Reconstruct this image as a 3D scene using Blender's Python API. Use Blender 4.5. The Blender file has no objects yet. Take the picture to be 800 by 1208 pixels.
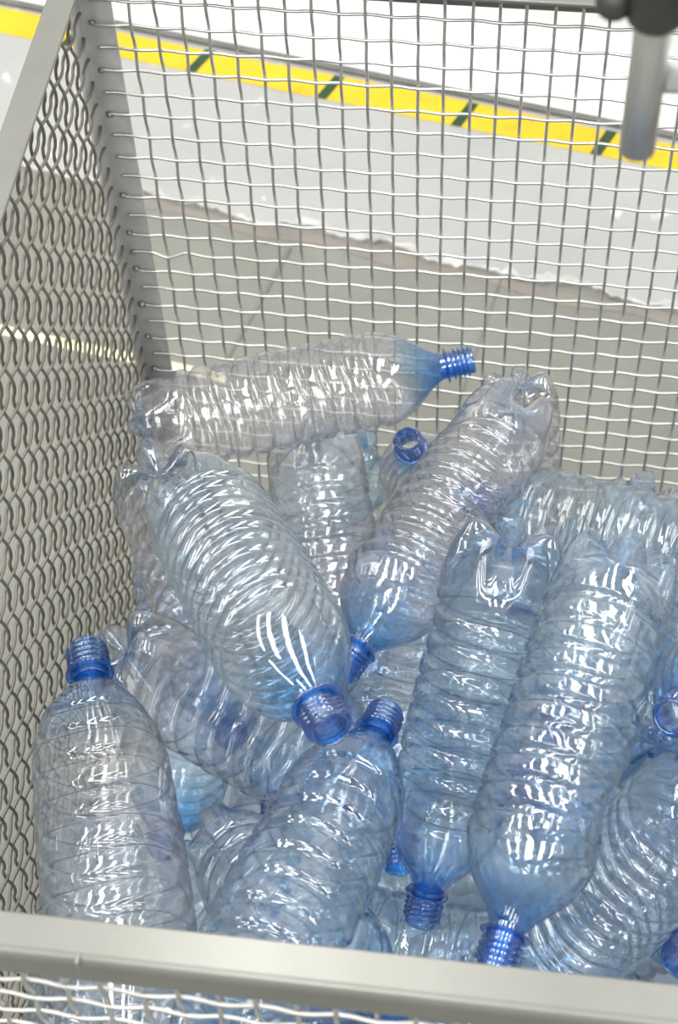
import bpy, bmesh, math, random
import numpy as np
from mathutils import Vector, Matrix

# ------------------------------------------------------------------ camera
scene = bpy.context.scene
COL = scene.collection
cam_d = bpy.data.cameras.new('camera')
cam = bpy.data.objects.new('camera', cam_d)
COL.objects.link(cam)
right = Vector((0.991199, 0.128266, -0.032733))
up = Vector((-0.084837, 0.805325, 0.586733))
fwd = Vector((-0.101619, 0.578792, -0.809119))
cam.matrix_world = Matrix(((right.x, up.x, -fwd.x, 0.35899),
                           (right.y, up.y, -fwd.y, -1.16982),
                           (right.z, up.z, -fwd.z, 1.80653),
                           (0, 0, 0, 1)))
cam_d.sensor_fit = 'VERTICAL'
cam_d.sensor_height = 36.0
cam_d.lens = 62.49
cam_d.clip_start = 0.02
cam_d.dof.use_dof = True
cam_d.dof.focus_distance = 1.42
cam_d.dof.aperture_fstop = 10.0
scene.camera = cam

# ------------------------------------------------------------------ light
world = bpy.data.worlds.new('hall')
scene.world = world
world.use_nodes = True
bg = world.node_tree.nodes['Background']
bg.inputs['Color'].default_value = (0.96, 0.98, 1.0, 1)
bg.inputs['Strength'].default_value = 0.60

def area(name, loc, sx, sy, power, color=(1, 0.99, 0.97)):
    l = bpy.data.lights.new(name, 'AREA')
    l.shape = 'RECTANGLE'; l.size = sx; l.size_y = sy
    l.energy = power; l.color = color
    o = bpy.data.objects.new(name, l)
    o.location = loc
    COL.objects.link(o)
    return o
# rows of ceiling luminaires running along the hall
for x in (-3.0, -1.55, -0.1, 1.35, 2.8):
    for y in (-3.6, 0.4):
        area('ceiling_luminaire', (x, y, 4.0), 0.40, 3.2, 60)

scene.view_settings.view_transform = 'Standard'
scene.view_settings.look = 'None'
scene.view_settings.exposure = 0.0
scene.view_settings.gamma = 1.0
scene.view_settings.use_curve_mapping = False
cy = scene.cycles
cy.max_bounces = 14
cy.glossy_bounces = 4
cy.diffuse_bounces = 3
cy.transmission_bounces = 12
cy.transparent_max_bounces = 32
cy.caustics_reflective = False
cy.caustics_refractive = False
cy.sample_clamp_indirect = 6.0
try:
    cy.use_denoising = True
    cy.denoiser = 'OPENIMAGEDENOISE'
except Exception:
    pass

# ------------------------------------------------------------------ helpers
def tag(o, label=None, cat=None, group=None, kind=None):
    if label: o['label'] = label
    if cat: o['category'] = cat
    if group: o['group'] = group
    if kind: o['kind'] = kind
    return o

def link(name, me, mat=None, parent=None, smooth=False):
    if mat is not None and len(me.materials) == 0:
        me.materials.append(mat)
    if smooth:
        me.polygons.foreach_set('use_smooth', [True] * len(me.polygons))
    o = bpy.data.objects.new(name, me)
    COL.objects.link(o)
    if parent is not None:
        o.parent = parent
    return o

def empty(name, loc=(0, 0, 0)):
    o = bpy.data.objects.new(name, None)
    o.empty_display_size = 0.05
    o.location = loc
    COL.objects.link(o)
    return o

def bm_box(bm, lo, hi, mtx=None):
    r = bmesh.ops.create_cube(bm, size=1.0)
    c = [(a + b) / 2 for a, b in zip(lo, hi)]
    s = [abs(b - a) for a, b in zip(lo, hi)]
    for v in r['verts']:
        v.co = Vector((v.co.x * s[0] + c[0], v.co.y * s[1] + c[1], v.co.z * s[2] + c[2]))
        if mtx is not None:
            v.co = mtx @ v.co
    return r['verts']

def bm_mesh(name, bm):
    me = bpy.data.meshes.new(name)
    bmesh.ops.recalc_face_normals(bm, faces=bm.faces)
    bm.to_mesh(me); bm.free()
    return me

def extrude_outline(name, pts, axis, a0, a1, bevel=0.0, seg=2):
    """closed 2-D outline pts swept along axis ('x','y','z') from a0 to a1"""
    bm = bmesh.new()
    def P(p, a):
        if axis == 'x': return (a, p[0], p[1])
        if axis == 'y': return (p[0], a, p[1])
        return (p[0], p[1], a)
    v0 = [bm.verts.new(P(p, a0)) for p in pts]
    v1 = [bm.verts.new(P(p, a1)) for p in pts]
    n = len(pts)
    bm.faces.new(v0); bm.faces.new(v1[::-1])
    for i in range(n):
        bm.faces.new((v0[i], v1[i], v1[(i + 1) % n], v0[(i + 1) % n]))
    bmesh.ops.recalc_face_normals(bm, faces=bm.faces)
    if bevel > 0:
        es = [e for e in bm.edges if len(e.link_faces) == 2 and e.calc_face_angle(0) > 0.5]
        bmesh.ops.bevel(bm, geom=es, offset=bevel, segments=seg, profile=0.5, affect='EDGES')
    return bm_mesh(name, bm)

def tube_mesh(name, pts, r, sides=7, caps=True):
    pts = [Vector(p) for p in pts]
    verts, faces = [], []
    n = len(pts)
    nrm = None
    for i, p in enumerate(pts):
        t = (pts[min(i + 1, n - 1)] - pts[max(i - 1, 0)]).normalized()
        if nrm is None:
            ref = Vector((0, 0, 1)) if abs(t.z) < 0.9 else Vector((1, 0, 0))
            nrm = (ref - t * ref.dot(t)).normalized()
        else:
            nrm = (nrm - t * nrm.dot(t)).normalized()
        b = t.cross(nrm)
        rr = r[i] if isinstance(r, (list, tuple)) else r
        for k in range(sides):
            a = 2 * math.pi * k / sides
            verts.append(p + (nrm * math.cos(a) + b * math.sin(a)) * rr)
    for i in range(n - 1):
        for k in range(sides):
            a = i * sides + k; c = i * sides + (k + 1) % sides
            faces.append((a, c, c + sides, a + sides))
    if caps:
        faces.append(tuple(range(sides))[::-1])
        faces.append(tuple(range((n - 1) * sides, n * sides)))
    me = bpy.data.meshes.new(name)
    me.from_pydata([tuple(v) for v in verts], [], faces)
    me.polygons.foreach_set('use_smooth', [True] * len(me.polygons))
    return me

# ------------------------------------------------------------------ materials
def new_mat(name):
    m = bpy.data.materials.new(name)
    m.use_nodes = True
    nt = m.node_tree
    nt.nodes.clear()
    out = nt.nodes.new('ShaderNodeOutputMaterial')
    return m, nt, out

def N(nt, typ, **kw):
    n = nt.nodes.new(typ)
    for k, v in kw.items():
        setattr(n, k, v)
    return n

def surface_mat(name, c0, c1, scale=8.0, rough=0.6, metallic=0.0, bump=0.0, bscale=60.0, spots=None, spot_scale=20.0, spot_lo=0.6, spot_hi=0.7, coord='Object'):
    m, nt, out = new_mat(name)
    b = N(nt, 'ShaderNodeBsdfPrincipled')
    tc = N(nt, 'ShaderNodeTexCoord')
    no = N(nt, 'ShaderNodeTexNoise')
    no.inputs['Scale'].default_value = scale
    no.inputs['Detail'].default_value = 6
    no.inputs['Roughness'].default_value = 0.65
    ramp = N(nt, 'ShaderNodeValToRGB')
    ramp.color_ramp.elements[0].position = 0.3
    ramp.color_ramp.elements[1].position = 0.7
    ramp.color_ramp.elements[0].color = (*c0, 1)
    ramp.color_ramp.elements[1].color = (*c1, 1)
    nt.links.new(tc.outputs[coord], no.inputs['Vector'])
    nt.links.new(no.outputs['Fac'], ramp.inputs['Fac'])
    col = ramp.outputs['Color']
    if spots is not None:
        n2 = N(nt, 'ShaderNodeTexNoise')
        n2.inputs['Scale'].default_value = spot_scale
        n2.inputs['Detail'].default_value = 4
        nt.links.new(tc.outputs[coord], n2.inputs['Vector'])
        mr = N(nt, 'ShaderNodeMapRange')
        mr.inputs['From Min'].default_value = spot_lo
        mr.inputs['From Max'].default_value = spot_hi
        nt.links.new(n2.outputs['Fac'], mr.inputs['Value'])
        mx = N(nt, 'ShaderNodeMixRGB')
        mx.inputs['Color2'].default_value = (*spots, 1)
        nt.links.new(mr.outputs['Result'], mx.inputs['Fac'])
        nt.links.new(col, mx.inputs['Color1'])
        col = mx.outputs['Color']
    nt.links.new(col, b.inputs['Base Color'])
    b.inputs['Roughness'].default_value = rough
    b.inputs['Metallic'].default_value = metallic
    if bump > 0:
        n3 = N(nt, 'ShaderNodeTexNoise')
        n3.inputs['Scale'].default_value = bscale
        n3.inputs['Detail'].default_value = 5
        nt.links.new(tc.outputs[coord], n3.inputs['Vector'])
        bp = N(nt, 'ShaderNodeBump')
        bp.inputs['Strength'].default_value = bump
        bp.inputs['Distance'].default_value = 0.01
        nt.links.new(n3.outputs['Fac'], bp.inputs['Height'])
        nt.links.new(bp.outputs['Normal'], b.inputs['Normal'])
    nt.links.new(b.outputs['BSDF'], out.inputs['Surface'])
    return m

def pet_mat(name, clear, clear_edge, blue=(0.20, 0.58, 0.96), blue_edge=(0.03, 0.27, 0.78), haze=0.012, rough=0.04, crinkle=0.055, bend=0.25):
    """thin PET wall: tinted see-through sheet with a two-sided Fresnel gloss.
    The 'tint' attribute runs from the thin clear body (0) to the thick blue neck (1)."""
    m, nt, out = new_mat(name)
    L = nt.links.new
    at = N(nt, 'ShaderNodeAttribute', attribute_name='tint')
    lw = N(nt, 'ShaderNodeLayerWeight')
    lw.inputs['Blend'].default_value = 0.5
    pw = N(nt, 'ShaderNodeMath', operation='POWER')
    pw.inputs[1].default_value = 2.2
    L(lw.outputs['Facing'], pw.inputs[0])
    def mix(fac, a, b):
        x = N(nt, 'ShaderNodeMixRGB')
        L(fac, x.inputs['Fac'])
        for s, v in (('Color1', a), ('Color2', b)):
            if isinstance(v, tuple): x.inputs[s].default_value = (*v, 1)
            else: L(v, x.inputs[s])
        return x.outputs['Color']
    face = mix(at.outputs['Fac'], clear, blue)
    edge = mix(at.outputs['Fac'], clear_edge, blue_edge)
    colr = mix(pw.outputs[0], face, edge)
    # fine crinkles in the sheet
    tc = N(nt, 'ShaderNodeTexCoord')
    n1 = N(nt, 'ShaderNodeTexNoise')
    n1.inputs['Scale'].default_value = 60.0
    n1.inputs['Detail'].default_value = 3.0
    n1.inputs['Roughness'].default_value = 0.55
    n1.inputs['Distortion'].default_value = 0.6
    L(tc.outputs['Object'], n1.inputs['Vector'])
    bp = N(nt, 'ShaderNodeBump')
    bp.inputs['Strength'].default_value = crinkle
    bp.inputs['Distance'].default_value = 0.01
    L(n1.outputs['Fac'], bp.inputs['Height'])
    # same reflectance from both sides of the sheet
    geo = N(nt, 'ShaderNodeNewGeometry')
    ior = N(nt, 'ShaderNodeMix')
    ior.data_type = 'FLOAT'
    ior.inputs[2].default_value = 1.7
    ior.inputs[3].default_value = 1.0 / 1.7
    L(geo.outputs['Backfacing'], ior.inputs[0])
    fr = N(nt, 'ShaderNodeFresnel')
    L(ior.outputs[0], fr.inputs['IOR'])
    L(bp.outputs['Normal'], fr.inputs['Normal'])
    m2 = N(nt, 'ShaderNodeMath', operation='MULTIPLY'); m2.inputs[1].default_value = 2.0
    a1 = N(nt, 'ShaderNodeMath', operation='ADD'); a1.inputs[1].default_value = 1.0
    dv = N(nt, 'ShaderNodeMath', operation='DIVIDE')
    L(fr.outputs[0], m2.inputs[0]); L(fr.outputs[0], a1.inputs[0])
    L(m2.outputs[0], dv.inputs[0]); L(a1.outputs[0], dv.inputs[1])
    tr = N(nt, 'ShaderNodeBsdfTransparent')
    L(colr, tr.inputs['Color'])
    di = N(nt, 'ShaderNodeBsdfTranslucent')
    L(mix(at.outputs['Fac'], (0.9, 0.95, 1.0), (0.04, 0.30, 0.90)), di.inputs['Color'])
    # uneven wall thickness bends part of the light that passes through
    rf = N(nt, 'ShaderNodeBsdfRefraction')
    rf.inputs['Roughness'].default_value = 0.0
    rior = N(nt, 'ShaderNodeMix'); rior.data_type = 'FLOAT'
    rior.inputs[2].default_value = 1.14; rior.inputs[3].default_value = 1.14
    L(geo.outputs['Backfacing'], rior.inputs[0])
    L(rior.outputs[0], rf.inputs['IOR'])
    L(colr, rf.inputs['Color']); L(bp.outputs['Normal'], rf.inputs['Normal'])
    sr = N(nt, 'ShaderNodeMixShader')
    sr.inputs['Fac'].default_value = bend
    L(tr.outputs[0], sr.inputs[1]); L(rf.outputs[0], sr.inputs[2])
    s0 = N(nt, 'ShaderNodeMixShader')
    hz = N(nt, 'ShaderNodeMath', operation='MULTIPLY_ADD')
    hz.inputs[1].default_value = 0.07; hz.inputs[2].default_value = haze
    L(at.outputs['Fac'], hz.inputs[0])
    L(hz.outputs[0], s0.inputs['Fac'])
    L(sr.outputs[0], s0.inputs[1]); L(di.outputs[0], s0.inputs[2])
    gl = N(nt, 'ShaderNodeBsdfGlossy')
    gl.inputs['Roughness'].default_value = rough
    L(bp.outputs['Normal'], gl.inputs['Normal'])
    s1 = N(nt, 'ShaderNodeMixShader')
    L(dv.outputs[0], s1.inputs['Fac'])
    L(s0.outputs[0], s1.inputs[1]); L(gl.outputs[0], s1.inputs[2])
    L(s1.outputs[0], out.inputs['Surface'])
    return m

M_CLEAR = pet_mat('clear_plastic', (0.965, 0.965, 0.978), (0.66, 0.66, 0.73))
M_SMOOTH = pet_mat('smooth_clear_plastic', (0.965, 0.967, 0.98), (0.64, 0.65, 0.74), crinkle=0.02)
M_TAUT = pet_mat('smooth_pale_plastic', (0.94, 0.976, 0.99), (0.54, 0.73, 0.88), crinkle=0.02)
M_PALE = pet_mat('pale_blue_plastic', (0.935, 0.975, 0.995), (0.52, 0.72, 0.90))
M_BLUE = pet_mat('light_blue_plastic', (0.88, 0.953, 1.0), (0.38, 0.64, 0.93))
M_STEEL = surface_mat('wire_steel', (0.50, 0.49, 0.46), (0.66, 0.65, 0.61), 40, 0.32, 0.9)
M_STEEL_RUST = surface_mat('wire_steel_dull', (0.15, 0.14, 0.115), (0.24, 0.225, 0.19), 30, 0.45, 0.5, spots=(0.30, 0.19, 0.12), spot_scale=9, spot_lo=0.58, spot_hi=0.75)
M_ANGLE = surface_mat('galvanised_angle', (0.48, 0.48, 0.46), (0.62, 0.62, 0.60), 45, 0.5, 0.2, spots=(0.25, 0.17, 0.12), spot_scale=22, spot_lo=0.64, spot_hi=0.8)
M_RIM = surface_mat('rim_steel', (0.17, 0.17, 0.15), (0.20, 0.20, 0.18), 14, 0.28, 0.35)
M_WELD = surface_mat('weld_bead', (0.20, 0.15, 0.11), (0.42, 0.40, 0.37), 200, 0.5, 0.7)
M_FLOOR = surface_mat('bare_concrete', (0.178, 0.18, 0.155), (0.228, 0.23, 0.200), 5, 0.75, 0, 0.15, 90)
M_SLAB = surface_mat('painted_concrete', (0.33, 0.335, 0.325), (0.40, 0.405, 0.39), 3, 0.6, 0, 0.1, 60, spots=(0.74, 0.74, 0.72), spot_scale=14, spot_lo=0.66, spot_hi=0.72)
M_CHIP = surface_mat('chipped_edge', (0.30, 0.285, 0.26), (0.60, 0.595, 0.57), 22, 0.8, 0, 0.3, 80)
M_STAIN = surface_mat('brown_edge_stain', (0.20, 0.18, 0.155), (0.26, 0.235, 0.205), 14, 0.8)
M_WALL = surface_mat('white_wall', (0.92, 0.92, 0.91), (0.95, 0.95, 0.94), 3, 0.5)
M_GAP = surface_mat('painted_gap_shade', (0.13, 0.13, 0.125), (0.20, 0.20, 0.19), 20, 0.8)
M_YELLOW = surface_mat('yellow_tape', (0.62, 0.41, 0.004), (0.70, 0.48, 0.008), 10, 0.5, spots=(0.50, 0.34, 0.01), spot_scale=25, spot_lo=0.62, spot_hi=0.7)
M_GREEN = surface_mat('dark_green_bar', (0.005, 0.035, 0.01), (0.012, 0.055, 0.016), 20, 0.5)
M_CREAM = surface_mat('cream_line_paint', (0.72, 0.66, 0.36), (0.85, 0.80, 0.55), 20, 0.6)
M_JOINT = surface_mat('floor_joint', (0.17, 0.17, 0.16), (0.23, 0.23, 0.215), 20, 0.8)
M_TUBE = surface_mat('brushed_tube', (0.45, 0.45, 0.43), (0.55, 0.55, 0.53), 20, 0.3, 0.7)
M_CHROME = surface_mat('polished_tube', (0.8, 0.8, 0.8), (0.88, 0.88, 0.88), 20, 0.25, 0.6)
M_BLACK = surface_mat('black_clamp_plastic', (0.02, 0.02, 0.019), (0.05, 0.05, 0.045), 20, 0.4)
M_PLATE = surface_mat('cage_floor_steel', (0.42, 0.43, 0.43), (0.55, 0.56, 0.56), 8, 0.5, 0.5)
M_RUBBER = surface_mat('grey_rubber', (0.06, 0.06, 0.06), (0.10, 0.10, 0.10), 20, 0.7)

# ------------------------------------------------------------------ setting
def slab_y(x, off): return off - 0.203 * x          # lines parallel to the white wall

rnd = random.Random(3)
bm = bmesh.new()
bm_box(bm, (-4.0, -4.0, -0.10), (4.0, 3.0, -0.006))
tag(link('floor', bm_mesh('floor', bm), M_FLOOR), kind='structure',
    label='bare grey concrete floor around and under the wire cage', cat='floor')

# lighter painted slab with a chipped edge
def strip_mesh(name, x0, x1, n, f_lo, f_hi, z0, z1):
    bm = bmesh.new()
    rows = []
    for i in range(n + 1):
        x = x0 + (x1 - x0) * i / n
        a, b = f_lo(x), f_hi(x)
        rows.append([bm.verts.new((x, a, z0)), bm.verts.new((x, a, z1)), bm.verts.new((x, b, z1)), bm.verts.new((x, b, z0))])
    for i in range(n):
        for k in range(4):
            j = (k + 1) % 4
            bm.faces.new((rows[i][k], rows[i][j], rows[i + 1][j], rows[i + 1][k]))
    bm.faces.new(rows[0]); bm.faces.new(rows[-1][::-1])
    return bm_mesh(name, bm)

jag = {}
def edge(x):
    k = round(x / 0.008)
    if k not in jag:
        jag[k] = rnd.uniform(-0.004, 0.004) + 0.006 * math.sin(x * 19) + 0.005 * math.sin(x * 47 + 1)
    return slab_y(x, 0.618) + jag[k]
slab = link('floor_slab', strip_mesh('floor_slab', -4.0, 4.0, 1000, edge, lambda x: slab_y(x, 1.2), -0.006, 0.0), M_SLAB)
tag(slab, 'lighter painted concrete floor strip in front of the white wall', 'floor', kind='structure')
chips = link('chipped_edge', strip_mesh('chipped_edge', -4.0, 4.0, 1000, lambda x: edge(x) - 0.003, lambda x: edge(x) + 0.002 + 0.012 * max(0, math.sin(x * 23 + 2 * math.sin(x * 61))), -0.006, 0.0012), M_CHIP, slab)
stain = link('edge_stain', strip_mesh('edge_stain', -4.0, 4.0, 500, lambda x: slab_y(x, 0.590) + 0.006 * math.sin(x * 29), lambda x: slab_y(x, 0.612) + 0.004 * math.sin(x * 13), -0.0065, -0.0052), M_STAIN, slab)
jt = tube_mesh('floor_joint', [(-0.060, 0.33, -0.0065), (0.004, 0.575, -0.0065)], 0.0035, 6)
tag(link('trim_1', jt, M_JOINT), 'dark narrow joint crossing the bare concrete floor', 'floor joint', kind='structure')
jt = tube_mesh('floor_joint', [(0.262, 0.30, -0.0065), (0.304, 0.545, -0.0065)], 0.0022, 6)
tag(link('trim_2', jt, M_JOINT), 'faint second joint crossing the bare concrete floor', 'floor joint', kind='structure')

# white wall: kick strip, dark strip coloured as gap shade, plinth with a ledge, wall above
def wall_piece(name, off0, off1, z0, z1, mat, parent=None, bev=0.0, lean=0.0):
    bm = bmesh.new()
    v = []
    for x, o in ((-4.0, off0), (4.0, off0), (4.0, off1), (-4.0, off1)):
        v.append((x, slab_y(x, o)))
    lo = [bm.verts.new((a, b, z0)) for a, b in v]
    hi = [bm.verts.new((a, b + (lean if i < 2 else 0), z1)) for i, (a, b) in enumerate(v)]
    bm.faces.new(lo); bm.faces.new(hi)
    for i in range(4):
        bm.faces.new((lo[i], lo[(i + 1) % 4], hi[(i + 1) % 4], hi[i]))
    bmesh.ops.recalc_face_normals(bm, faces=bm.faces)
    if bev:
        bmesh.ops.bevel(bm, geom=[e for e in bm.edges if abs(e.verts[0].co.x - e.verts[1].co.x) > 1], offset=bev, segments=3, profile=0.5, affect='EDGES')
    return link(name, bm_mesh(name, bm), mat, parent)
wall = wall_piece('wall_back', 1.031, 1.15, -0.05, 3.0, M_WALL)
tag(wall, 'white wall rising behind the yellow floor tape', 'wall', kind='structure')
base = wall_piece('baseboard_back', 0.958, 1.03, 0.007, 0.080, M_WALL, None, 0.004, 0.05)  # front face leans back, shaped to catch the overhead light
tag(base, 'white baseboard over a dark strip coloured as gap shade, behind the yellow tape', 'baseboard', kind='structure')
wall_piece('gap_shade_strip', 0.951, 0.999, -0.003, 0.007, M_GAP, base)  # solid strip; the shade under the baseboard is put into its colour

# ------------------------------------------------------------------ floor tape
tape = link('floor_tape', strip_mesh('floor_tape', -2.0, 2.4, 60, lambda x: slab_y(x, 0.886), lambda x: slab_y(x, 0.942) + 0.002 * math.sin(x * 9), -0.0002, 0.0012), M_YELLOW)
tag(tape, 'yellow floor marking tape with dark green cross bars along the white wall', 'floor tape')
def bar_mesh(x):
    bm = bmesh.new()
    w = 0.016
    q = [(x - 0.012, slab_y(x - 0.012, 0.886)), (x - 0.012 + w, slab_y(x - 0.012 + w, 0.886)),
         (x + 0.010 + w, slab_y(x + 0.010 + w, 0.942)), (x + 0.010, slab_y(x + 0.010, 0.942))]
    lo = [bm.verts.new((a, b, 0.0005)) for a, b in q]
    hi = [bm.verts.new((a, b, 0.0019)) for a, b in q]
    bm.faces.new(lo[::-1]); bm.faces.new(hi)
    for i in range(4):
        bm.faces.new((lo[i], lo[(i + 1) % 4], hi[(i + 1) % 4], hi[i]))
    return bm_mesh('bar', bm)
for k in range(-6, 8):
    link('cross_bar', bar_mesh(0.010 + 0.208 * k), M_GREEN, tape)
def line_pt(x): return 0.330 - 0.170 * (x + 0.052)
line = link('painted_line', strip_mesh('painted_line', -1.4, -0.047, 30, lambda x: line_pt(x) - 0.008, lambda x: line_pt(x) + 0.008, -0.0065, -0.0048), M_CREAM)
tag(line, 'narrow pale yellow line painted on the bare concrete beside the cage', 'floor line')

# ------------------------------------------------------------------ wire cage
PX = 0.022                 # spacing of the upright wires
PZ = 0.02473               # spacing of the level wires
TOP = 0.9
X0, X1 = -0.0405, 0.842    # mesh planes left and right
Y0, Y1 = -0.8255, 0.0      # mesh planes front and back
ZB = 0.15
WR = 0.00143
AMP = 0.0020
cage = empty('wire_cage', (0, 0, 0))
tag(cage, 'tall open steel wire mesh cage full of empty plastic bottles', 'cage')

def angle_outline(x, z, sx, sz, leg, t):
    """L section: corner at (x, z), legs of length leg growing to sx and sz"""
    return [(x, z), (x + sx * leg, z), (x + sx * leg, z + sz * t), (x + sx * t, z + sz * t), (x + sx * t, z + sz * leg), (x, z + sz * leg)]
def round_angle(y, z, leg, t, r):
    arc = [(y + r - r * math.sin(a), z - r + r * math.cos(a)) for a in [k * math.pi / 48 for k in range(25)]]
    return arc[::-1] + [(y + leg - 0.001, z), (y + leg, z - 0.001), (y + leg, z - t), (y + t, z - t), (y + t, z - leg), (y, z - leg)]
LEG, TH = 0.0245, 0.004
XO, XR, YF, YB = -0.0545, 0.857, -0.8316, 0.014
rim = {}
rim['front'] = link('rim', extrude_outline('rim_front', round_angle(YF, TOP, LEG + 0.0005, 0.006, 0.0075), 'x', XO, XR), M_RIM, cage)
rim['back'] = link('rim', extrude_outline('rim_back', angle_outline(YB, TOP, -1, -1, LEG, TH), 'x', XO, XR, 0.0012, 2), M_RIM, cage)
rim['left'] = link('rim', extrude_outline('rim_left', angle_outline(XO, TOP + 0.0006, 1, -1, 0.0237, TH), 'y', YF, YB, 0.0012, 2), M_RIM, cage)
rim['right'] = link('rim', extrude_outline('rim_right', angle_outline(XR, TOP + 0.0006, -1, -1, 0.0237, TH), 'y', YF, YB, 0.0012, 2), M_RIM, cage)
# corner angles stand outside the mesh
for sx, sy, x, y in ((1, -1, -0.0455, 0.0058), (-1, -1, 0.8475, 0.0058), (1, 1, -0.0455, -0.8306), (-1, 1, 0.8475, -0.8306)):
    link('corner_angle', extrude_outline('corner_angle', angle_outline(x, y, sx, sy, 0.030, 0.003), 'z', ZB - 0.05, TOP - 0.0045, 0.0006, 1), M_ANGLE, cage)
bm = bmesh.new(); bm_box(bm, (-0.043, -0.828, ZB - 0.003), (0.845, 0.003, ZB))
link('cage_floor', bm_mesh('cage_floor', bm), M_PLATE, cage)
for x in (0.0, 0.80):
    for y in (-0.78, -0.04):
        bm = bmesh.new()
        r = bmesh.ops.create_cone(bm, segments=24, radius1=0.045, radius2=0.045, depth=0.03, cap_ends=True)
        bmesh.ops.rotate(bm, verts=r['verts'], cent=(0, 0, 0), matrix=Matrix.Rotation(math.pi / 2, 3, 'Y'))
        bmesh.ops.translate(bm, verts=r['verts'], vec=(x, y, 0.039))
        w = link('wheel', bm_mesh('wheel', bm), M_RUBBER, cage)
        bm = bmesh.new()
        bm_box(bm, (x - 0.024, y - 0.02, 0.03), (x - 0.020, y + 0.02, 0.10))
        bm_box(bm, (x + 0.020, y - 0.02, 0.03), (x + 0.024, y + 0.02, 0.10))
        bm_box(bm, (x - 0.03, y - 0.03, 0.10), (x + 0.03, y + 0.03, 0.146))
        link('fork', bm_mesh('fork', bm), M_ANGLE, w)

def crimped(name, length, pitch, first, phase, amp, kink=None):
    """wire along +X, waves in Y; crossing k sits at first + k*pitch"""
    pts = []
    n = int(length / pitch * 8) + 1
    for i in range(n + 1):
        s = length * i / n
        u = (s - first) / pitch
        c = math.cos(math.pi * (u + phase))
        c = math.copysign(abs(c) ** 0.75, c)
        z = 0.0
        if kink is not None:
            z = kink[1] * (math.exp(-((s - kink[0]) / 0.009) ** 2) - 0.45 * math.exp(-((s - kink[0] - 0.020) / 0.007) ** 2))
        pts.append((s, amp * c, z))
    return tube_mesh(name, pts, WR, 7)

jr = random.Random(11)
def panel(label, origin, ux, length, uz_first, flip, mat, singles=True, kinked=None, off=0.0, av=0.0017, ah=0.0009):
    """woven panel: origin at its lower end, ux along the panel, waves along the panel's normal"""
    ux = Vector(ux); nz = Vector((0, 0, 1)); ny = nz.cross(ux)
    bm = bmesh.new()
    o = Vector(origin)
    m = Matrix((ux, ny, nz)).transposed().to_4x4(); m.translation = o
    bm_box(bm, (0.0, -0.004, ZB), (length, 0.004, ZB + 0.018), m)
    fr = link('panel_frame', bm_mesh('panel_frame', bm), M_ANGLE, cage)
    fr['label'] = label
    hgt = TOP - 0.006 - ZB
    ncol = int((length - off) / PX + 0.25)
    rows = [uz_first - PZ * j for j in range(40) if uz_first - PZ * j > ZB + 0.02]
    mv = [crimped('wire', hgt, PZ, (rows[-1] - ZB), ph, av) for ph in (0, 1)]
    mh = [crimped('wire', length - 0.008, PX, off - 0.004, ph, ah) for ph in (1, 0)]
    for me in mv + mh: me.materials.append(mat)
    out = []
    for i in range(ncol):
        x = off + i * PX
        if x > length - 0.006: break
        w = link('wire', mv[i % 2], None, fr)
        p = o + ux * (x + jr.uniform(-0.0007, 0.0007))
        # local X -> up, local Y -> panel normal
        w.matrix_world = Matrix(((0, ny.x, ux.x, p.x), (0, ny.y, ux.y, p.y), (1, ny.z, ux.z, ZB), (0, 0, 0, 1)))
        out.append(w)
    for j, z in enumerate(rows):
        k = len(rows) - 1 - j
        me = mh[k % 2]
        if kinked is not None and j == kinked:
            me = crimped('wire', length - 0.008, PX, off - 0.004, 1 - k % 2, ah, kink=(0.034, -0.0045)); me.materials.append(mat)
        w = link('wire', me, None, fr)
        p = o + ux * (0.004 + jr.uniform(0, 0.003)) + nz * (z + jr.uniform(-0.0008, 0.0008))
        tilt = jr.uniform(-0.0012, 0.0012)
        w.matrix_world = Matrix(((ux.x, ny.x, 0, p.x), (ux.y, ny.y, 0, p.y), (tilt, ny.z, 1, p.z), (0, 0, 0, 1)))
        out.append(w)
    return fr, rows
Z_FIRST = TOP - 1.4 * 0.022
back, rows = panel('back mesh panel of crimped steel wires', (X0 + 0.002, Y1, 0), (1, 0, 0), X1 - X0 - 0.004, Z_FIRST, 1, M_STEEL, kinked=12, off=-X0 - 0.002)
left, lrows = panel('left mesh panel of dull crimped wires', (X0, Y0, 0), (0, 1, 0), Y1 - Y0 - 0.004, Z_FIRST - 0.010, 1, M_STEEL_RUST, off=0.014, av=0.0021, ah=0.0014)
front, frows = panel('front mesh panel under the rim', (X0 + 0.002, Y0, 0), (1, 0, 0), X1 - X0 - 0.004, Z_FIRST + 0.003, 1, M_STEEL, off=0.012)
# the right panel lies outside the picture: joined into one piece
bm = bmesh.new()
def add_me(bm, me, m):
    t = bmesh.new(); t.from_mesh(me)
    bmesh.ops.transform(t, matrix=m, verts=t.verts)
    tmp = bpy.data.meshes.new('tmp'); t.to_mesh(tmp); t.free()
    bm.from_mesh(tmp); bpy.data.meshes.remove(tmp)
for ch in left.children:
    if ch.name.startswith('wire'):
        m = ch.matrix_world.copy() if False else ch.matrix_basis.copy()
        m.translation = m.translation + Vector((X1 - X0, 0, 0))
        add_me(bm, ch.data, m)
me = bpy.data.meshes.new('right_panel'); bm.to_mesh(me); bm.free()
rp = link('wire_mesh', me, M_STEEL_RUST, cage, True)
rp['kind'] = 'stuff'; rp['label'] = 'right mesh panel of crimped wires'
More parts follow.
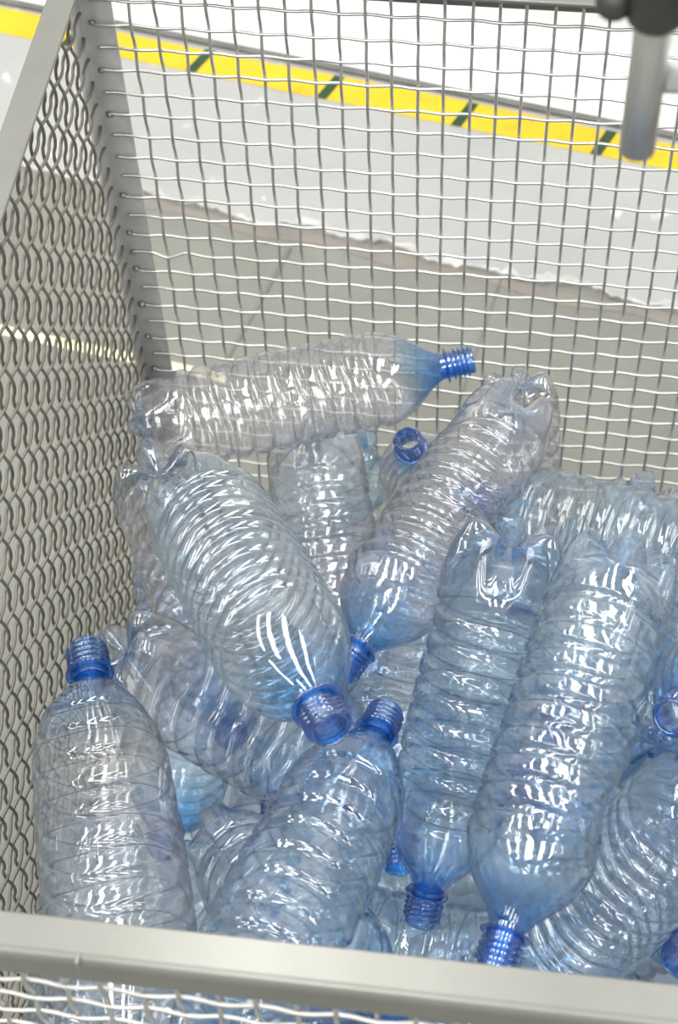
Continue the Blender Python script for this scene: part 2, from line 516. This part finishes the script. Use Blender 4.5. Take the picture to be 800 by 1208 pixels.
# weld beads where the level wires meet the corner angle
bm = bmesh.new()
bmesh.ops.create_icosphere(bm, subdivisions=2, radius=0.0029)
for v in bm.verts:
    v.co *= 1 + 0.25 * math.sin(v.co.x * 2300 + v.co.y * 1700) * math.cos(v.co.z * 2100)
    v.co.x *= 1.3
bead = bm_mesh('weld_bead', bm); bead.materials.append(M_WELD)
bead.polygons.foreach_set('use_smooth', [True] * len(bead.polygons))
wr = random.Random(8)
for j, z in enumerate(rows[:26]):
    if j in (1, 3, 5, 9, 11, 12, 13, 15, 17, 19, 21, 23):
        o = link('weld_bead', bead, None, back)
        o.location = (-0.0335 + wr.uniform(-0.001, 0.001), 0.0005, z + wr.uniform(-0.001, 0.001))
        s = wr.uniform(0.7, 1.15); o.scale = (s, s, s)
bm = bmesh.new(); bm_box(bm, (0.1425, YF - 0.0004, TOP - 0.010), (0.1445, YF + 0.006, TOP + 0.0004))
link('weld_seam', bm_mesh('weld_seam', bm), M_JOINT, rim['front'])

# ------------------------------------------------------------------ bottles
# >>> poses
POSE = {   # base point, mouth point (metres), size factor
    'lying': ((-0.0142, -0.1544, 0.4916), (0.3019, -0.0681, 0.5308), 1.00),
    'diag2': ((0.3498, -0.1325, 0.551), (0.2248, -0.4378, 0.5592), 1.00),
    'diag3': ((0.0992, -0.3545, 0.6782), (0.2509, -0.6281, 0.8112), 1.03),
    'left4': ((0.1376, -0.8029, 0.6344), (0.0212, -0.4547, 0.5915), 1.12),
    'diag5': ((0.0377, -0.4395, 0.5688), (0.2444, -0.4317, 0.3117), 1.00),
    'b5b': ((0.143, -0.1708, 0.1864), (0.161, -0.4669, 0.3309), 1.00),
    'n13': ((0.0476, -0.2085, 0.2054), (0.0637, -0.5097, 0.3391), 1.00),
    'b16': ((0.1153, -0.5131, 0.3761), (0.2986, -0.7195, 0.5569), 1.00),
    'mid6': ((0.1429, -0.0782, 0.4228), (0.2247, -0.3893, 0.349), 1.00),
    'left7': ((0.0515, -0.2941, 0.6319), (0.1056, -0.382, 0.3185), 1.00),
    'right8': ((0.5834, -0.2884, 0.5293), (0.2991, -0.1529, 0.4307), 1.00),
    'vert9': ((0.3548, -0.3861, 0.7076), (0.3068, -0.6045, 0.4649), 1.00),
    'vert10': ((0.437, -0.4092, 0.7269), (0.3667, -0.7302, 0.6964), 1.00),
    'diag11': ((0.4071, -0.64, 0.4636), (0.5239, -0.5802, 0.7664), 1.00),
    'near12': ((0.1992, -0.8043, 0.7059), (0.27, -0.4968, 0.6092), 1.00),
    'low14': ((0.475, -0.6159, 0.4135), (0.1562, -0.5677, 0.3432), 1.00),
    'crump15': ((0.2456, -0.2338, 0.453), (0.2858, -0.5611, 0.4655), 1.00),
    'neck17': ((0.2878, -0.0535, 0.1912), (0.2463, -0.137, 0.4905), 0.95),
    'base18': ((0.3426, -0.0504, 0.4891), (0.3679, -0.1664, 0.2168), 0.90),
    'neck19': ((0.6088, -0.3348, 0.5155), (0.4727, -0.5474, 0.7282), 1.00),
    'neck20': ((0.6509, -0.4126, 0.3611), (0.5011, -0.6451, 0.5412), 1.00),
    'f23': ((0.583, -0.5303, 0.2795), (0.373, -0.4942, 0.5315), 1.00),
}
BURIED = [   # base point, mouth point of the bottles deeper in the heap
    ((0.776, -0.364, 0.359), (0.603, -0.63, 0.269)),
    ((0.681, -0.479, 0.204), (0.717, -0.807, 0.204)),
    ((0.263, -0.388, 0.341), (0.53, -0.265, 0.192)),
    ((-0.021, -0.597, 0.204), (0.292, -0.701, 0.204)),
    ((0.486, -0.052, 0.326), (0.402, -0.369, 0.359)),
    ((0.292, -0.561, 0.211), (0.599, -0.439, 0.2)),
    ((-0.014, -0.458, 0.21), (0.236, -0.649, 0.311)),
    ((0.209, -0.036, 0.343), (-0.024, -0.189, 0.167)),
    ((0.737, -0.781, 0.478), (0.805, -0.676, 0.172)),
    ((0.273, -0.791, 0.318), (0.534, -0.59, 0.317)),
    ((-0.021, -0.231, 0.321), (0.295, -0.145, 0.286)),
    ((0.208, -0.504, 0.286), (0.525, -0.412, 0.297)),
    ((0.766, -0.315, 0.27), (0.793, -0.631, 0.182)),
    ((0.62, -0.77, 0.318), (0.809, -0.501, 0.288)),
    ((0.618, -0.627, 0.378), (0.426, -0.803, 0.176)),
    ((0.158, -0.027, 0.203), (0.319, -0.315, 0.204)),
    ((0.521, -0.554, 0.235), (0.312, -0.805, 0.19)),
    ((0.502, -0.358, 0.325), (0.582, -0.041, 0.281)),
    ((0.014, -0.504, 0.381), (0.016, -0.806, 0.249)),
    ((0.672, -0.055, 0.214), (0.342, -0.057, 0.205)),
    ((0.085, -0.39, 0.204), (0.291, -0.648, 0.204)),
    ((0.774, -0.019, 0.218), (0.79, -0.348, 0.197)),
    ((0.311, -0.721, 0.428), (0.048, -0.696, 0.23)),
    ((0.587, -0.805, 0.204), (0.594, -0.475, 0.204)),
    ((0.793, -0.027, 0.315), (0.587, -0.284, 0.298)),
    ((0.202, -0.43, 0.206), (0.529, -0.386, 0.202)),
    ((0.666, -0.455, 0.206), (0.694, -0.126, 0.202)),
    ((0.806, -0.17, 0.309), (0.598, -0.426, 0.311)),
    ((0.304, -0.768, 0.23), (-0.024, -0.768, 0.196)),
    ((0.566, -0.435, 0.264), (0.6, -0.114, 0.195)),
    ((0.47, -0.516, 0.303), (0.214, -0.721, 0.265)),
    ((0.292, -0.266, 0.3), (0.568, -0.14, 0.17)),
]
# <<< poses

R0 = 0.0475
ZB0, ZS, ZN, ZT = 0.050, 0.226, 0.299, 0.330
RN = 0.0126
SHO = {  # shoulder profiles: height fraction -> radius fraction
    'dome': ([0, .12, .25, .38, .50, .60, .70, .80, .90, 1.0], [1.0, .985, .94, .86, .75, .62, .46, .28, .11, 0.0]),
    'ogive': ([0, .12, .25, .38, .50, .60, .70, .80, .90, 1.0], [1.0, .97, .91, .82, .71, .59, .44, .28, .12, 0.0]),
}
def smoothstep(x): 
    x = np.clip(x, 0, 1); return x * x * (3 - 2 * x)

def wave_noise(rs, P, freq, n=7):
    out = np.zeros(P.shape[:-1])
    for _ in range(n):
        k = rs.normal(size=3); k /= np.linalg.norm(k)
        k *= freq * rs.uniform(0.6, 1.6)
        out += np.sin(P @ k + rs.uniform(0, 6.28))
    return out / math.sqrt(n)

def bottle_arrays(spec):
    """returns {part: (verts (rings, segs, 3), tint (rings, segs))}"""
    rs = np.random.RandomState(spec.get('seed', 1))
    segs = spec.get('segs', 72)
    th = np.linspace(0, 2 * math.pi, segs, endpoint=False)
    nr = spec.get('ribs', 9)
    depth = spec.get('depth', 0.0028) * 1.35
    hw = spec.get('hw', 0.0046) * 1.22
    amp = spec.get('amp', 0.0)
    style = spec.get('style', 'flat')
    bulge = spec.get('bulge', 0.0)
    ztop = spec.get('ztop', 0.232)
    fine = spec.get('fine', True)
    # ---- body and shoulder rings
    zc = np.linspace(0.066, ztop, nr)
    prof = [(-1.0, 0.0), (-0.86, 0.06), (-0.56, 0.66), (-0.40, 0.94), (-0.22, 1.0), (0.22, 1.0), (0.40, 0.94), (0.56, 0.66), (0.86, 0.06), (1.0, 0.0)] if fine else [(-1.0, 0), (-0.45, .8), (0.45, .8), (1.0, 0)]
    rings = []   # (z, groove depth, groove index or -1)
    rings.append((ZB0, 0, -1)); rings.append((ZB0 + 0.004, 0, -1))
    for k, z in enumerate(zc):
        dk = depth * rs.uniform(0.75, 1.2)
        for a, d in prof:
            rings.append((z + a * hw, d * dk, k))
        if k < nr - 1:
            gap = zc[k + 1] - z - 2 * hw
            for q in ((0.33, 0.67) if fine else (0.5,)):
                rings.append((z + hw + gap * q, 0, -1))
    zl = rings[-1][0]
    for q in np.linspace(0, 1, 14 if fine else 8)[1:]:
        rings.append((zl + (ZN - zl) * q, 0, -1))
    rings = sorted(rings, key=lambda r: r[0])
    z0 = np.array([r[0] for r in rings]); dep = np.array([r[1] for r in rings])
    sh = SHO[spec.get('shoulder', 'dome')]
    def radius(z):
        u = np.clip((z - ZS) / (ZN - ZS), 0, 1)
        uu = np.linspace(0, 1, 200); vv = np.interp(uu, *sh)
        ker = np.hanning(21); ker /= ker.sum()
        vs = np.convolve(np.pad(vv, 10, mode='edge'), ker, mode='valid')
        r = RN + (R0 - RN) * np.interp(u, uu, vs)
        b = np.clip((z - ZB0) / (ZS - ZB0), 0, 1)
        return r * (1 + bulge * np.sin(math.pi * b) - 0.4 * bulge)
    # ribs climb and fall around the bottle
    fade = smoothstep((z0 - ZB0) / 0.02) * smoothstep((ZN - 0.012 - z0) / 0.03)
    ph = rs.uniform(-0.5, 0.5, len(z0)) * 0.0
    if style == 'slant': wv = np.sin(th)
    elif style == 'step': wv = np.tanh(2.2 * np.sin(th)) * 0.75 + 0.25 * np.sin(3 * th)
    elif style == 'wave': wv = np.sin(3 * th)
    else: wv = 0 * th
    Z = z0[:, None] + amp * fade[:, None] * wv[None, :]
    Rr = radius(z0)[:, None] - dep[:, None] * np.ones_like(th)[None]
    body = np.stack([Rr * np.cos(th), Rr * np.sin(th), Z], -1)
    tint_b = np.repeat(smoothstep((z0 - (spec.get('blue0', 0.250))) / (ZN - spec.get('blue0', 0.250)))[:, None], segs, 1) ** 0.9
    # ---- petaloid base
    na = 16 if fine else 10
    a = np.linspace(0.04, math.pi / 2, na)
    s = np.sin(a)
    rb = radius(np.array([ZB0]))[0]
    zv = 0.014 + (ZB0 - 0.014) * (1 - np.cos(a)) ** 0.9
    zin = 0.014 * (1 - smoothstep(s / 0.62))
    zo = ZB0 * (1 - np.sqrt(np.clip(1 - (np.clip(s - 0.62, 0, 1) / 0.38) ** 2.3, 0, 1)))
    zf = np.where(s < 0.62, zin, zo)
    w5 = smoothstep(0.5 + 0.85 * np.cos(5 * th))
    zz = zv[:, None] * (1 - w5[None]) + zf[:, None] * w5[None]
    rr = rb * s[:, None] * (1 + 0.0 * w5[None])
    basev = np.stack([rr * np.cos(th), rr * np.sin(th), zz], -1)
    tint_base = np.repeat((0.42 * (1 - smoothstep((s - 0.15) / 0.5)) + 0.10 * (1 - s))[:, None], segs, 1)
    # ---- neck: flange zone, thread, lip, inner wall
    nz = 56 if fine else 14
    zn = np.linspace(ZN, ZT, nz)
    tz = (zn - 0.3095) / 0.0042
    core = np.full(nz, RN)
    Rn = core[:, None] * np.ones_like(th)[None]
    turn = (zn[:, None] - 0.3095) / 0.0045 - th[None] / (2 * math.pi)
    on = smoothstep((zn - 0.3085) / 0.002) * smoothstep((0.3275 - zn) / 0.0015)
    ridge = np.clip(np.cos(2 * math.pi * turn), 0, 1) ** 1.2 * on[:, None]
    thread = ridge * 0.0030
    gap = 1 - 0.9 * np.clip(np.cos(4 * th + 0.4) * 4 - 3, 0, 1)     # vent slots in the thread
    Rn = Rn + thread * gap[None]
    outer = np.stack([Rn * np.cos(th), Rn * np.sin(th), zn[:, None] * np.ones_like(th)[None]], -1)
    inz = np.concatenate([[ZT + 0.0006], np.linspace(ZT, ZN - 0.001, 8)])
    inr = np.concatenate([[RN - 0.0009], np.full(8, RN - 0.0018)])
    inner = np.stack([inr[:, None] * np.cos(th), inr[:, None] * np.sin(th), inz[:, None] * np.ones_like(th)[None]], -1)
    neck = np.concatenate([outer, inner], 0)
    tint_n = np.ones(neck.shape[:2]) * 0.72
    tint_n[:nz] += 0.55 * ridge
    # ---- support ring
    ra = np.linspace(0, 2 * math.pi, 9)
    rg_r = RN + 0.0020 + 0.0028 * np.clip(np.cos(ra), -0.6, 1); rg_z = 0.3045 + 0.0013 * np.sin(ra)
    ring = np.stack([rg_r[:, None] * np.cos(th), rg_r[:, None] * np.sin(th), rg_z[:, None] * np.ones_like(th)[None]], -1)
    tint_r = np.ones(ring.shape[:2])
    parts = {'body': (body, tint_b), 'base': (basev, tint_base), 'neck': (neck, tint_n), 'ring': (ring, tint_r)}
    # ---- dents, squash, bend: the same field for every part
    crum = spec.get('crumple', 0.0)
    st = rs.get_state()
    for key in parts:
        rs.set_state(st)
        P, t = parts[key]
        x, y, z = P[..., 0].copy(), P[..., 1].copy(), P[..., 2].copy()
        wgt = smoothstep((0.285 - z) / 0.05)
        rad = np.sqrt(x * x + y * y) + 1e-9
        d = np.zeros_like(x)
        if crum > 0:
            n1 = wave_noise(rs, P, 55); n2 = wave_noise(rs, P, 120); n3 = wave_noise(rs, P, 260)
            d -= crum * (0.55 * np.abs(n1) + 0.35 * np.abs(n2) + 0.14 * np.abs(n3) - 0.25)
        for (dz, da, size, dd) in spec.get('dents', []):
            ang = np.angle(np.exp(1j * (np.arctan2(y, x) - da)))
            g = np.exp(-((z - dz) / size) ** 2 - (ang * R0 / size) ** 2)
            d -= dd * g
        f = (rad + d * wgt) / rad
        x *= f; y *= f
        for (qz, qs, qa, q) in spec.get('squash', []):
            g = q * np.exp(-((z - qz) / qs) ** 2) * wgt
            c, s_ = math.cos(qa), math.sin(qa)
            u, v = c * x + s_ * y, -s_ * x + c * y
            u = u * (1 - g); v = v * (1 + 0.42 * g)
            x, y = c * u - s_ * v, s_ * u + c * v
        bx, by = spec.get('bend', (0, 0))
        x = x + bx * (z - 0.16) ** 2 - bx * 0.016; y = y + by * (z - 0.16) ** 2 - by * 0.016
        parts[key] = (np.stack([x, y, z], -1), t)
    return parts

def grid_mesh(name, V, T, mat, cap_first=False):
    nrg, ns = V.shape[:2]
    verts = V.reshape(-1, 3)
    i = np.arange(nrg - 1)[:, None] * ns; k = np.arange(ns)[None]; k2 = (k + 1) % ns
    F = np.stack([i + k, i + k2, i + ns + k2, i + ns + k], -1).reshape(-1, 4)
    faces = F.tolist()
    if cap_first:
        faces.append(list(range(ns))[::-1])
    me = bpy.data.meshes.new(name)
    me.from_pydata(verts.tolist(), [], faces)
    at = me.attributes.new('tint', 'FLOAT', 'POINT')
    at.data.foreach_set('value', np.ascontiguousarray(T.reshape(-1), dtype=np.float32))
    me.polygons.foreach_set('use_smooth', [True] * len(me.polygons))
    me.materials.append(mat)
    return me

def bottle_meshes(spec, mat):
    p = bottle_arrays(spec)
    return {'body': grid_mesh('body', *p['body'], mat), 'base': grid_mesh('base', *p['base'], mat, True),
            'neck': grid_mesh('neck', *p['neck'], mat), 'ring': grid_mesh('support_ring', *p['ring'], mat)}

def pose(root, b, n, roll, size=1.0):
    b, n = Vector(b), Vector(n)
    z = (n - b).normalized()
    ref = Vector((0, 0, 1)) if abs(z.z) < 0.95 else Vector((0, 1, 0))
    x = (ref - z * ref.dot(z)).normalized(); y = z.cross(x)
    m = Matrix((x, y, z)).transposed().to_4x4() @ Matrix.Rotation(roll, 4, 'Z') @ Matrix.Scale(size, 4)
    m.translation = b
    root.matrix_world = m

def bottle(meshes, b, n, roll, size, label, group=None):
    root = empty('plastic_bottle')
    pose(root, b, n, roll, size)
    tag(root, label, 'bottle', group)
    link('body', meshes['body'], None, root)
    link('base', meshes['base'], None, root)
    nk = link('neck', meshes['neck'], None, root); nk['label'] = 'blue threaded open neck'
    link('support_ring', meshes['ring'], None, nk)
    return root

PI = math.pi
G = 'empty bottles on top of the heap'
SPEC = {
 'lying': (M_CLEAR, 0.6, dict(seed=1, ribs=9, amp=0.004, style='step', crumple=0.0012, dents=[(0.20, 1.2, 0.02, 0.006), (0.03, 2.0, 0.022, 0.012)]),
   'clear ribbed bottle lying along the back mesh, blue neck towards the pole'),
 'diag2': (M_CLEAR, 0.3, dict(seed=2, ribs=11, amp=0.003, style='slant', crumple=0.0024, dents=[(0.05, 0.5, 0.03, 0.008), (0.06, 2.6, 0.025, 0.007), (0.12, 4.0, 0.03, 0.006)]),
   'clear crinkled bottle leaning base up against the back mesh, neck under its neighbour'),
 'diag3': (M_TAUT, 1.0, dict(seed=3, ribs=11, amp=0.003, style='slant', crumple=0.0010, shoulder='ogive', bulge=0.03, blue0=0.252),
   'pale bottle on top of the heap, open blue mouth tipped towards the front rim'),
 'left4': (M_SMOOTH, 2.4, dict(seed=4, ribs=9, amp=0.006, style='step', crumple=0.0006, shoulder='ogive', bulge=0.05, depth=0.0022, ztop=0.255, blue0=0.252),
   'smooth clear barrel-shaped bottle standing neck up by the left mesh panel'),
 'diag5': (M_CLEAR, 0.2, dict(seed=5, ribs=8, crumple=0.0014, depth=0.003, dents=[(0.03, 1.0, 0.02, 0.012)], squash=[(0.15, 0.08, 0.4, 0.12)]),
   'clear bottle with square-edged ribs, its base against the left mesh behind a standing bottle'),
 'b5b': (M_BLUE, 0.9, dict(seed=6, ribs=9, crumple=0.002),
   'bottle wedged neck down and mostly hidden under the square-ribbed clear bottle'),
 'n13': (M_BLUE, 2.0, dict(seed=7, ribs=9, crumple=0.002),
   'bottle with blue neck pointing down beside the standing barrel-shaped bottle'),
 'b16': (M_PALE, 1.1, dict(seed=8, ribs=8, crumple=0.003, dents=[(0.04, 0.4, 0.03, 0.014), (0.10, 2.0, 0.03, 0.010)]),
   'crumpled bottle base tucked between two bottles behind the front rim'),
 'mid6': (M_CLEAR, 0.0, dict(seed=9, ribs=10, crumple=0.0022, squash=[(0.13, 0.10, 0.2, 0.15)]),
   'clear bottle standing upside down below the lying bottle at the back mesh'),
 'left7': (M_CLEAR, 0.7, dict(seed=10, ribs=10, crumple=0.003, squash=[(0.15, 0.10, 1.2, 0.2)]),
   'crinkled clear bottle upside down in the corner of the cage'),
 'right8': (M_TAUT, 0.4, dict(seed=11, ribs=9, amp=0.002, style='slant', crumple=0.0006, depth=0.0036, hw=0.0052),
   'bottle with deep even ribs lying crosswise near the back mesh below the pole'),
 'vert9': (M_BLUE, 0.5, dict(seed=12, ribs=9, crumple=0.0020, depth=0.003, dents=[(0.20, 2.0, 0.025, 0.010), (0.21, 0.2, 0.02, 0.008)], blue0=0.250),
   'light blue bottle with petal base up and blue neck down over a lying bottle'),
 'vert10': (M_PALE, 1.1, dict(seed=13, ribs=9, crumple=0.0022, depth=0.003, hw=0.005, dents=[(0.20, 3.4, 0.03, 0.010)], blue0=0.250),
   'large pale bottle with petal base up, its blue neck resting just behind the front rim'),
 'diag11': (M_PALE, 0.3, dict(seed=14, ribs=11, crumple=0.0026, depth=0.003),
   'pale ribbed bottle slanting base down beside the large one at the front rim'),
 'near12': (M_BLUE, 1.8, dict(seed=15, ribs=8, amp=0.006, style='step', crumple=0.0014, shoulder='ogive', bulge=0.04, depth=0.003, hw=0.005, blue0=0.248),
   'bottle with wavy ribs leaning neck up from behind the front rim'),
 'low14': (M_BLUE, 0.2, dict(seed=16, ribs=8, crumple=0.0016, squash=[(0.15, 0.08, 0.4, 0.15)]),
   'blue-tinted bottle lying low across the cage behind the front rim'),
 'crump15': (M_BLUE, 1.5, dict(seed=17, ribs=9, crumple=0.006, squash=[(0.12, 0.10, 0.9, 0.3)]),
   'badly crushed light blue bottle deep between three larger ones'),
 'neck17': (M_CLEAR, 0.4, dict(seed=18, ribs=9, crumple=0.0018, blue0=0.275),
   'bottle lying under the back bottle, dark blue mouth peeping out beside it'),
 'base18': (M_CLEAR, 0.9, dict(seed=19, ribs=9, crumple=0.003, dents=[(0.03, 0.4, 0.03, 0.012)]),
   'clear bottle upside down, its base just showing at the back mesh'),
 'neck19': (M_BLUE, 0.0, dict(seed=20, ribs=9, crumple=0.0016),
   'bottle whose dark blue mouth pokes out beside the ribs of the large pale bottle'),
 'neck20': (M_PALE, 0.8, dict(seed=21, ribs=9, crumple=0.003),
   'bottle low by the front rim under the slanting ribbed bottle'),
 'f23': (M_BLUE, 0.5, dict(seed=24, ribs=9, crumple=0.002),
   'bottle sunk beneath the large pale bottle and the slanting one'),
}
for key, (mat, roll, spec, label) in SPEC.items():
    b, n, size = POSE[key]
    bottle(bottle_meshes(spec, mat), b, n, roll, size, label, G)

variants = [bottle_meshes(dict(seed=40 + k, ribs=8 + k % 3, segs=44, fine=False, crumple=0.0012 + 0.0006 * k), m)
            for k, m in enumerate((M_CLEAR, M_PALE, M_BLUE, M_PALE, M_BLUE))]
br = random.Random(21)
for i, (b, n) in enumerate(BURIED):
    bottle(variants[i % 5], b, n, br.uniform(0, 6.28), 1.0,
           'empty plastic bottle buried deep in the heap under other bottles', 'bottles buried in the heap')

# ------------------------------------------------------------------ pole hanging in over the cage
pole = empty('clamp_stand', (0.98, -0.53, 0.0))
tag(pole, 'grey steel pole held in a black clamp on a stand beside the cage', 'stand')
def world_child(name, me, mat, parent, smooth=True):
    o = link(name, me, mat, parent, smooth)
    o.matrix_parent_inverse = Matrix.Translation(-Vector(parent.location)) if parent is pole else Matrix.Identity(4)
    return o
PXc, PYc = 0.3982, -0.535
world_child('hanging_tube', tube_mesh('hanging_tube', [(PXc, PYc, z) for z in (1.2290, 1.2296, 1.30, 1.42)], [0.0075, 0.0085, 0.0085, 0.0085], 28), M_TUBE, pole)
bm = bmesh.new()
r = bmesh.ops.create_cone(bm, segments=28, radius1=0.0125, radius2=0.0125, depth=0.030, cap_ends=True)
bmesh.ops.translate(bm, verts=r['verts'], vec=(PXc, PYc, 1.3190))
bm_box(bm, (PXc - 0.002, PYc - 0.010, 1.3075), (PXc + 0.045, PYc + 0.010, 1.3315))
bmesh.ops.bevel(bm, geom=[e for e in bm.edges], offset=0.0015, segments=2, affect='EDGES')
cl = world_child('clamp', bm_mesh('clamp', bm), M_BLACK, pole, False)
bm = bmesh.new()
r = bmesh.ops.create_uvsphere(bm, u_segments=20, v_segments=12, radius=0.0085)
bmesh.ops.translate(bm, verts=r['verts'], vec=(PXc - 0.018, PYc + 0.002, 1.311))
world_child('clamp_knob', bm_mesh('clamp_knob', bm), M_BLACK, cl)
world_child('arm', tube_mesh('arm', [(PXc + 0.0085, PYc + 0.004, 1.270), (0.98, PYc + 0.004, 1.270)], 0.0075, 24), M_CHROME, pole)
world_child('post', tube_mesh('post', [(0.98, -0.531, 0.0), (0.98, -0.531, 1.45)], 0.0125, 24), M_TUBE, pole)
bm = bmesh.new()
bm_box(bm, (0.90, -0.64, -0.006), (1.14, -0.42, 0.012))
world_child('foot_plate', bm_mesh('foot_plate', bm), M_ANGLE, pole, False)
